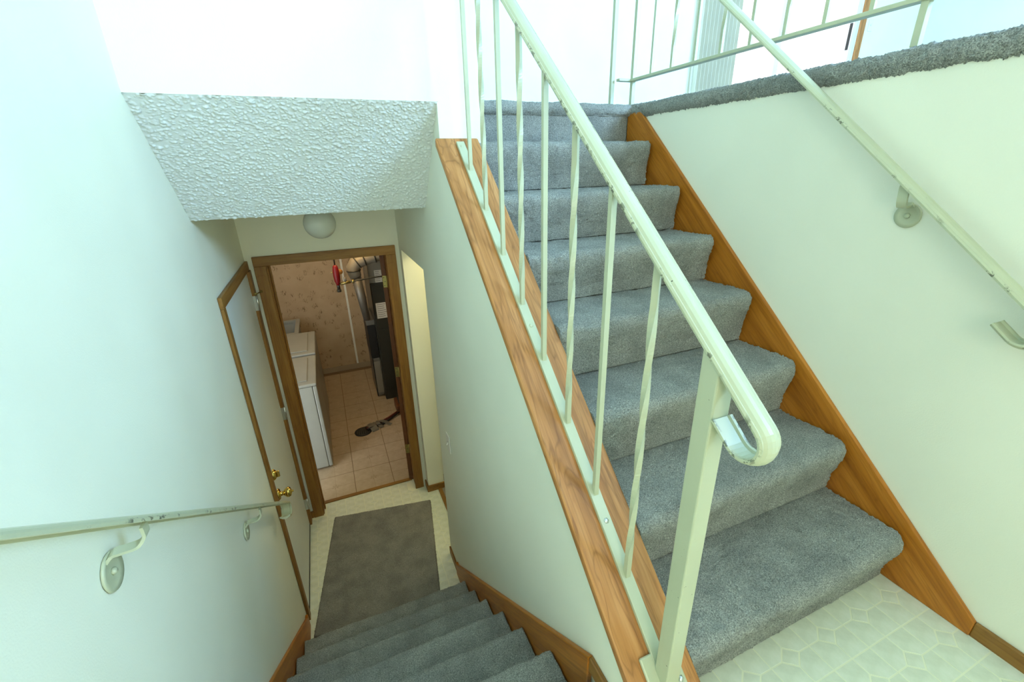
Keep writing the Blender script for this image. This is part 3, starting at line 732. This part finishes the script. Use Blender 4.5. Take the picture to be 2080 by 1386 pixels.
# laundry doorway
d2 = root('door_2', (0, YE, ZF), 'brown wooden door frame of the laundry doorway with its open door', 'door', kind='structure')
cw = .070; cx0, cx1, cz = -.441, .447, .768
IX0, IX1, IZ = -.371, .376, .706
vboard('casing', cx0, IX0, YE - .016, YE - .0005, ZF, cz - cw + .008, 'oak_trim', d2)
vboard('casing', IX1, cx1, YE - .016, YE - .0005, ZF, cz - cw + .008, 'oak_trim', d2)
vboard('casing', cx0, cx1, YE - .016, YE - .0005, IZ, cz, 'oak_trim', d2, 'x')
vboard('jamb', OX0 + .0005, IX0 + .006, YE - .0004, EY + .002, ZF, IZ + .006, 'oak_trim', d2)
vboard('jamb', .3805, OX1 - .0005, YE - .0004, EY + .002, ZF, IZ + .006, 'oak_trim', d2)
vboard('head_jamb', OX0 + .0005, OX1 - .0005, YE - .0004, EY + .002, IZ, OZ - .0005, 'oak_trim', d2, 'x')
vboard('door_stop', IX0 + .006, IX0 + .016, YE + .055, YE + .085, ZF, IZ, 'oak_trim', d2)
vboard('door_stop', IX0 + .006, IX1 - .006, YE + .055, YE + .085, IZ - .010, IZ, 'oak_trim', d2, 'x')
vboard('threshold', IX0 + .006, IX1 - .006, EY + .002, EY + .034, ZF - .001, ZF + .012, 'oak_trim', d2, 'x', .004)
ang = math.radians(12); dv = Vector((math.sin(ang), math.cos(ang), 0)); dn = Vector((math.cos(ang), -math.sin(ang), 0))
hp = Vector((.348, EY + .014, 0))
sl = MB(); DW = .745
q = [hp, hp + dv * DW, hp + dv * DW + dn * .030, hp + dn * .030]
sl.prism([(a.x, a.y) for a in q], 'z', ZF + .014, IZ - .008)
slo = sl.build('door_slab', 'walnut_door', d2, basis=AX['z'], origin=(hp.x, hp.y, ZF), bev=.001)
for z in (.486, -.259, -1.0):
    hb = MB(); e = hp - dv * .0015
    hb.add([tuple(e + dn * a + Vector((0, 0, z + zz)) - dv * t) for t in (0, .0015) for a, zz in ((.003, -.044), (.029, -.044), (.029, .044), (.003, .044))], [(0, 1, 2, 3), (7, 6, 5, 4), (0, 4, 5, 1), (1, 5, 6, 2), (2, 6, 7, 3), (3, 7, 4, 0)])
    hb.tube([tuple(hp + dn * .033 + Vector((0, 0, z - .045)) - dv * .004), tuple(hp + dn * .033 + Vector((0, 0, z + .045)) - dv * .004)], .005, 10)
    ho = hb.build('hinge', 'brass_dull', d2, label='dull brass hinge')
    sc_ = MB()
    for zz, aa in ((-.03, .012), (0, .018), (.03, .012)):
        sc_.lathe([(.0035, 0), (.003, .001), (0, .001)], tuple(hp + dn * aa + Vector((0, 0, z + zz)) - dv * .003), tuple(-dv), 8)
    sc_.build('screws', 'dark_plastic', ho)

# ------------------------------------------------------------------ globe light, switch, rug
gl = root('ceiling_light', (-.008, 2.64, ZCL), 'small white glass globe light on the low ceiling, switched off', 'light')
MB().lathe([(.062, 0), (.064, -.006), (.056, -.022), (.045, -.026), (0, -.027)], (-.008, 2.64, ZCL), (0, 0, 1), 32).build('base', 'cream_metal', gl)
pf = [(.044, -.020)] + [(.082 * math.sin(a), -.088 + .080 * math.cos(a)) for a in np.linspace(.62, math.pi, 22)]
MB().lathe(pf, (-.008, 2.64, ZCL), (0, 0, 1), 36).build('globe', 'globe_glass', gl)
swp = root('switch_plate', (XC, 2.143, -.23), 'ivory toggle switch plate on the half wall above the lower steps', 'switch')
bx(XC - .007, XC - .0005, 2.107, 2.179, -.288, -.172).build('plate', 'plastic_ivory', swp, bev=.003)
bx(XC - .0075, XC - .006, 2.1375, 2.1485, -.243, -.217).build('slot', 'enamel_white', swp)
MB().prism([(XC - .0075, -.236), (XC - .0075, -.224), (XC - .016, -.236), (XC - .016, -.243)], 'y', 2.139, 2.147).build('toggle', 'plastic_ivory', swp)
for zz in (-.20, -.26):
    MB().lathe([(.0035, 0), (.003, .0015), (0, .0015)], (XC - .006, 2.143, zz), (-1, 0, 0), 10).build('screw', 'plastic_ivory', swp)
def make_rug():
    Wd, Ld, r_ = .764, 1.0, .006; n, m_ = int(Ld / r_), int(Wd / r_)
    h = .012 + .0009 * smooth_noise((n + 1, m_ + 1), (20, 16)) + rng.normal(0, .0009, (n + 1, m_ + 1))
    ev = np.minimum(np.minimum(np.arange(n + 1), n - np.arange(n + 1))[:, None], np.minimum(np.arange(m_ + 1), m_ - np.arange(m_ + 1))[None, :])
    h = np.where(ev == 0, .0005, h); vs = []
    jit = rng.normal(0, .0012, (n + 1, m_ + 1, 2))
    for i in range(n + 1):
        for k in range(m_ + 1):
            p = RC + rux * (Wd * k / m_ + jit[i, k, 0]) + ruy * (Ld * i / n + jit[i, k, 1]); vs.append((p[0], p[1], ZF + .0008 + h[i, k]))
    fs = [(i * (m_ + 1) + k, (i + 1) * (m_ + 1) + k, (i + 1) * (m_ + 1) + k + 1, i * (m_ + 1) + k + 1) for i in range(n) for k in range(m_)]
    return MB().add(vs, fs, True)
tag(make_rug().build('rug', 'rug_grey'), 'rectangular taupe rug lying slightly askew at the stair foot', 'rug')

# ================================================================== laundry room
def machine(name, y0, y1, zt, label, lidfar):
    x1 = -.272; x0 = x1 - .68; zb = ZF + .022
    t = root(name, ((x0 + x1) / 2, (y0 + y1) / 2, ZF), label, 'appliance')
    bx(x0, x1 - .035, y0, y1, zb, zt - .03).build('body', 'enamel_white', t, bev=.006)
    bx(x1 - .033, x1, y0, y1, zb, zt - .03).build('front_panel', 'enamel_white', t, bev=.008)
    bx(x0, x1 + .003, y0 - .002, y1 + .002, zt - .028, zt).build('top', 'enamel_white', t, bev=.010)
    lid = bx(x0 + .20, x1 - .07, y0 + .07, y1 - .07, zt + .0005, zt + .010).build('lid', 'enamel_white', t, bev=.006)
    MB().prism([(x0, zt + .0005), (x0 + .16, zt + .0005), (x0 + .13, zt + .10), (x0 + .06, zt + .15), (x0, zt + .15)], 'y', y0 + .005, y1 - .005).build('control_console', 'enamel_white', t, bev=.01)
    for xx in (x0 + .06, x1 - .09):
        for yy in (y0 + .06, y1 - .06):
            MB().lathe([(.018, 0), (.018, .008), (.008, .012), (.008, .03), (0, .03)], (xx, yy, ZF + .0025), (0, 0, 1), 12).build('foot', 'rubber_dark', t)
    return t
machine('clothes_dryer', 3.80, 4.485, -.445, 'white dryer standing nearest the laundry doorway', 0)
machine('washing_machine', 4.50, 5.19, -.428, 'white top-loading washer between the dryer and the tub', 1)
tb = root('laundry_tub', (-.75, 5.5, ZF), 'white plastic laundry tub behind the washer', 'sink')
tx0, tx1, ty0, ty1, tz = -1.0, -.455, 5.22, 5.76, -.44
bn = MB(); w_ = .018
bn.box(tx0, tx0 + w_, ty0, ty1, tz - .34, tz); bn.box(tx1 - w_, tx1, ty0, ty1, tz - .34, tz); bn.box(tx0, tx1, ty0, ty0 + w_, tz - .34, tz); bn.box(tx0, tx1, ty1 - w_, ty1, tz - .34, tz); bn.box(tx0, tx1, ty0, ty1, tz - .36, tz - .34)
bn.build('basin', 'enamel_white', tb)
rm = MB()
for a in ((tx0 - .015, tx0 + .03, ty0 - .015, ty1 + .015), (tx1 - .03, tx1 + .015, ty0 - .015, ty1 + .015), (tx0 + .03, tx1 - .03, ty0 - .015, ty0 + .03), (tx0 + .03, tx1 - .03, ty1 - .03, ty1 + .015)):
    rm.box(a[0], a[1], a[2], a[3], tz - .022, tz + .006)
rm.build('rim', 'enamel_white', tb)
for xx in (tx0 + .05, tx1 - .05):
    for yy in (ty0 + .05, ty1 - .05):
        MB().tube([(xx, yy, ZF), (xx, yy, tz - .35)], .014, 10).build('leg', 'steel', tb)
# furnace
fx0, fx1, fy0, fy1 = .375, .98, 4.90, 5.62
fn = root('furnace', ((fx0 + fx1) / 2, 5.2, ZF), 'dark metal furnace cabinet in the laundry corner with paper labels', 'furnace')
bx(fx0, fx1, fy0 + .012, fy1, ZF + .0, .10).build('cabinet', 'furnace_metal', fn, bev=.006)
bx(fx0 + .015, fx1 - .015, fy0, fy0 + .0115, ZF + .12, -.44).build('lower_door_panel', 'furnace_metal', fn, bev=.004)
bx(fx0 + .015, fx1 - .015, fy0, fy0 + .0115, -.42, .08).build('upper_door_panel', 'furnace_metal', fn, bev=.004)
bx(fx0 + .0, fx1, fy0 + .03, fy1 - .02, .1005, .36).build('plenum', 'galvanised', fn, bev=.004)
def label_card(x0, x1, z0, z1, y, rows):
    c_ = bx(x0, x1, y - .0012, y - .0002, z0, z1).build('paper_notice', 'paper_label', fn)
    mb = MB()
    for i in range(rows):
        zz = z1 - (i + .8) * (z1 - z0) / (rows + .8); e = x0 + (x1 - x0) * random.uniform(.6, .92)
        mb.box(x0 + .1 * (x1 - x0), e, y - .0016, y - .0012, zz - .0022, zz + .0022)
    mb.build('printed_lines', 'label_ink', c_)['kind'] = 'stuff'
label_card(.44, .515, .105, .24, fy0 + .03, 6)
label_card(.53, .56, .115, .22, fy0 + .03, 3)
label_card(.405, .545, -.30, -.12, fy0, 7)
fr_ = root('filter_rack', (.32, 5.3, ZF), 'narrow filter rack with black top on the furnace side', 'filter rack')
bx(.290, fx0 - .001, 5.02, 5.50, ZF + .02, -.82).build('lower_panel', 'galvanised', fr_, bev=.003)
bx(.286, fx0 - .001, 5.015, 5.505, -.818, -.40).build('upper_panel', 'dark_plastic', fr_, bev=.003)
bx(.280, fx0 - .001, 5.0, 5.52, -.398, -.34).build('top_flange', 'galvanised', fr_, bev=.003)
bx(.288, .300, 5.012, 5.019, ZF + .02, -.82).build('edge_strip', 'dark_plastic', fr_)
bx(.30, .372, 5.012, 5.0185, ZF + .06, -.86).build('access_cover', 'flue_wrap', fr_)
# flue pipe
fp = root('flue_pipe', (.3, 4.8, .33), 'silver-grey wrapped flue pipe bending down beside the furnace', 'pipe')
pth = [(0.770, 4.8, 0.457), (0.529, 4.8, 0.433), (0.404, 4.8, 0.409), (0.317, 4.8, 0.385), (0.255, 4.8, 0.361), (0.226, 4.8, 0.318), (0.231, 4.8, 0.265), (0.240, 4.8, 0.221)]
MB().tube(pth, [.062, .062, .064, .066, .068, .068, .064, .058], 20).build('elbow', 'flue_wrap', fp)
MB().tube([(0.242, 4.8, 0.226), (0.265, 4.8, 0.000), (0.287, 4.8, -0.260)], [.050, .045, .036], 18).build('down_pipe', 'galvanised', fp)
for p_, t_ in (((0.452, 4.8, 0.419), (1, 0, .2)), ((0.346, 4.8, 0.395), (1, 0, .25)), ((0.274, 4.8, 0.373), (1, 0, .55)), ((0.229, 4.8, 0.289), (.05, 0, -1))):
    t_ = Vector(t_).normalized(); c_ = Vector(p_)
    MB().lathe([(.064, -.006), (.072, -.006), (.072, .006), (.064, .006)], c_, t_, 24).build('clamp_band', 'furnace_metal', fp)
for xx in (.30, .385):
    MB().tube([(xx, 4.8, 0.375), (xx, 4.8, ZCL)], .004, 6).build('hanger', 'furnace_metal', fp)
# red valve and pipes
rv = root('gas_valve', (0.046, 4.6, 0.322), 'red valve hanging on a thin pipe before the wallpaper', 'valve')
MB().tube([(0.054, 4.6, 0.396), (0.054, 4.6, ZCL)], .007, 8).build('drop_pipe', 'furnace_metal', rv)
MB().lathe([(.012, .33 - .33), (.024, -.015), (.030, -.05), (.032, -.11), (.028, -.16), (.020, -.18), (.016, -.20)], (0.054, 4.6, 0.401), (0, 0, 1), 18).build('valve_body', 'red_enamel', rv, label='glossy red valve body')
MB().tube([(0.054, 4.6, 0.220), (0.054, 4.6, 0.155)], .016, 10).tube([(0.054, 4.6, 0.159), (0.054, 4.6, 0.131)], .020, 8).build('drip_cap', 'furnace_metal', rv)
MB().lathe([(.026, 0), (.026, .004), (0, .004)], (.091, 4.595, .332), (0, -1, 0), 18).build('round_tag', 'orange_tag', rv)
MB().tube([(0.028, 4.6, 0.327), (0.005, 4.6, 0.333)], .005, 8).build('lever', 'brass_dull', rv)
MB().tube([(0.056, 4.6, 0.210), (0.186, 4.6, 0.222), (0.390, 4.6, 0.238), (0.558, 4.6, 0.243)], .008, 8).build('side_pipe', 'furnace_metal', rv)
MB().tube([(0.079, 4.6, 0.212), (0.172, 4.6, 0.221)], .015, 10).tube([(0.186, 4.6, 0.222), (0.209, 4.6, 0.223)], .019, 8).build('coupling', 'brass_dull', rv)
MB().tube([(0.125, 4.6, 0.220), (0.127, 4.6, 0.271)], .013, 10).build('stub', 'galvanised', rv)
# floor drain with taped hoses
dr = root('floor_drain', (.05, 4.30, ZF), 'round black drain cover on the laundry tiles', 'drain')
MB().lathe([(.088, 0), (.088, .006), (.080, .010), (0, .010)], (.045, 4.30, ZF + .0012), (0, 0, 1), 32).build('cover', 'dark_plastic', dr)
gr_ = MB()
for k in range(-3, 4):
    hh = math.sqrt(max(0, .07 ** 2 - (k * .02) ** 2)); gr_.box(.045 + k * .02 - .004, .045 + k * .02 + .004, 4.30 - hh, 4.30 + hh, ZF + .0112, ZF + .0135)
gr_.build('grate_bars', 'furnace_metal', dr)
hs = root('drain_hoses', (.25, 4.38, ZF), 'pair of condensate hoses taped to the floor beside the drain', 'hose')
zz = ZF + .012
MB().tube([(.08, 4.315, zz + .012), (.16, 4.36, zz + .006), (.25, 4.41, zz), (.34, 4.46, zz + .002), (.45, 4.52, zz + .02)], .011, 10).build('hose', 'hose_red', hs)
MB().tube([(.09, 4.29, zz + .012), (.17, 4.33, zz + .006), (.26, 4.355, zz), (.35, 4.42, zz + .002), (.46, 4.50, zz + .02)], .011, 10).build('hose', 'rubber_hose', hs)
def tape(cx, cy, L, wd, a, lift):
    a = math.radians(a); u_ = Vector((math.cos(a), math.sin(a))); w2 = Vector((-math.sin(a), math.cos(a))); n = 9; vs = []
    for i in range(n):
        s_ = (i / (n - 1) - .5); hgt = ZF + .0028 + lift * max(0, math.cos(s_ * math.pi * 1.25)) ** 1.0 * (1 if abs(s_) < .4 else 0)
        for e in (-.5, .5):
            p = Vector((cx, cy)) + u_ * L * s_ + w2 * wd * e
            vs += [(p.x, p.y, hgt), (p.x, p.y, hgt + .0012)]
    fs = []
    for i in range(n - 1):
        o = i * 4; fs += [(o + 1, o + 3, o + 7, o + 5), (o, o + 4, o + 6, o + 2), (o, o + 1, o + 5, o + 4), (o + 2, o + 6, o + 7, o + 3)]
    fs += [(0, 2, 3, 1), (n * 4 - 4, n * 4 - 3, n * 4 - 1, n * 4 - 2)]
    MB().add(vs, fs).build('tape_strip', 'duct_tape', hs)
for a in ((.125, 4.33, .17, .05, 118, .030), (.155, 4.35, .19, .045, 112, .030), (.20, 4.37, .17, .045, 125, .028), (.265, 4.385, .20, .046, 140, .026)): tape(*a)
cp = root('condensate_pump', (.50, 4.56, ZF), 'small dark condensate pump box half hidden behind the open door', 'pump')
bx(.44, .58, 4.49, 4.72, ZF + .0022, ZF + .11).build('tank', 'walnut_door', cp, bev=.008)
bx(.47, .55, 4.53, 4.66, ZF + .1105, ZF + .17).build('motor_cover', 'dark_plastic', cp, bev=.008)

# lamps of the lower level: laundry ceiling lamp and lower hall lamp, both out of frame
def room_lamp(name, loc, label, power, col, r=.09):
    t = root(name, loc, label, 'light')
    MB().lathe([(.07, 0), (.07, -.012), (.05, -.025), (0, -.026)], loc, (0, 0, 1), 24).build('base', 'cream_metal', t)
    l = bpy.data.lights.new(name + '_bulb', 'POINT'); l.energy = power; l.color = col; l.shadow_soft_size = r
    o = bpy.data.objects.new(name + '_bulb', l); COL.objects.link(o); o.location = (loc[0], loc[1], loc[2] - .13); attach(o, t)
room_lamp('laundry_lamp', (.1, 4.5, ZCL), 'warm ceiling lamp lighting the laundry room', 13, (1.0, .64, .27))
room_lamp('hall_lamp', (1.0, 2.72, ZCL + .02), 'warm ceiling lamp lighting the lower hall', 11, (1.0, .86, .52))

# ================================================================== windows
def window(name, w, y, label, stiles, inward):
    t = root(name, ((w[0] + w[1]) / 2, y, w[2]), label, 'window', kind='structure')
    f = .05; d0, d1_ = y - .045, y + .045
    for a in ((w[0], w[1], w[2], w[2] + f), (w[0], w[1], w[3] - f, w[3])):
        bx(a[0], a[1], d0, d1_, a[2], a[3]).build('frame', 'vinyl_white', t, bev=.004)
    for x in (w[0], w[1] - f):
        bx(x, x + f, d0, d1_, w[2] + f, w[3] - f).build('frame', 'vinyl_white', t, bev=.004)
    xs = [w[0] + f] + [v_ for s_ in stiles for v_ in (s_ - .035, s_ + .035)] + [w[1] - f]
    for s_ in stiles: bx(s_ - .035, s_ + .035, y - .03, y + .03, w[2] + f, w[3] - f).build('stile', 'vinyl_white', t, bev=.004)
    for i in range(0, len(xs), 2): bx(xs[i] - .004, xs[i + 1] + .004, y - .003, y + .003, w[2] + f - .004, w[3] - f + .004).build('pane', 'window_glass', t)
    return t
window('window_1', WIN_F, YF - .06, 'wide front window of the upstairs room behind the camera', [3.07, 3.73], 1)
window('window_2', WIN_T, YF - .06, 'unseen window added high in the front wall behind the camera', [.575], 1)
window('window_4', WIN_D, YF - .06, 'unseen tall glazed panel added in the front wall behind the camera', [], 1)
sd = window('window_3', WIN_S, YB + .07, 'bright sliding glass door in the upstairs back wall', [4.80], -1)
bx(5.838, 5.848, YB - .005, YB + .025, 2.40, 2.66).build('door_handle', 'dark_plastic', sd, bev=.003, label='slim black pull handle')
vboard('casing', WIN_S[1] + .0, WIN_S[1] + .085, YB - .018, YB - .0005, ZU, WIN_S[3] + .06, 'oak_cap', sd)
bl_ = root('vertical_blinds', (3.85, 3.82, 3.66), 'stacked white vertical blind slats beside the sliding glass door', 'blinds')
bx(3.50, 6.1, YB - .10, YB - .05, 3.66, 3.72).build('head_rail', 'vinyl_white', bl_, bev=.004)
for i in range(11):
    x = 3.58 + .047 * i; a = math.radians(68); c_, s_ = math.cos(a) * .044, math.sin(a) * .044
    MB().prism([(x - c_, YB - .078 - s_), (x + c_, YB - .078 + s_), (x + c_ + .0015, YB - .078 + s_), (x - c_ + .0015, YB - .078 - s_)], 'z', ZU + .03, 3.66).build('slat', 'blind_cream', bl_)
op = root('outlet_plate', (6.10, YB, 2.66), 'ivory switch plate on the wall beside the sliding door casing', 'switch')
bx(6.11, 6.19, YB - .006, YB - .0005, 2.60, 2.72).build('plate', 'plastic_ivory', op, bev=.003)
bx(6.145, 6.155, YB - .014, YB - .006, 2.65, 2.67).build('toggle', 'plastic_ivory', op)
# neighbouring house seen through the slider
nh = root('exterior_house', (8, 9.2, -1), 'white lap-sided house wall outside the sliding door', 'house')
bx(3.0, 16.0, 9.22, 9.3, -1.5, 6.0).build('wall_core', 'siding_paint', nh)
sp_ = MB().prism([(9.17, 0), (9.219, 0), (9.219, .205), (9.205, .205)], 'x', 3.0, 16.0)
sm_ = None
for i in range(34):
    if sm_ is None:
        o = sp_.build('siding_plank', 'siding_paint', nh); sm_ = o; o.location.z = -1.0; continue
    o = sm_.copy(); COL.objects.link(o); o.location.z = -1.0 + .2 * i
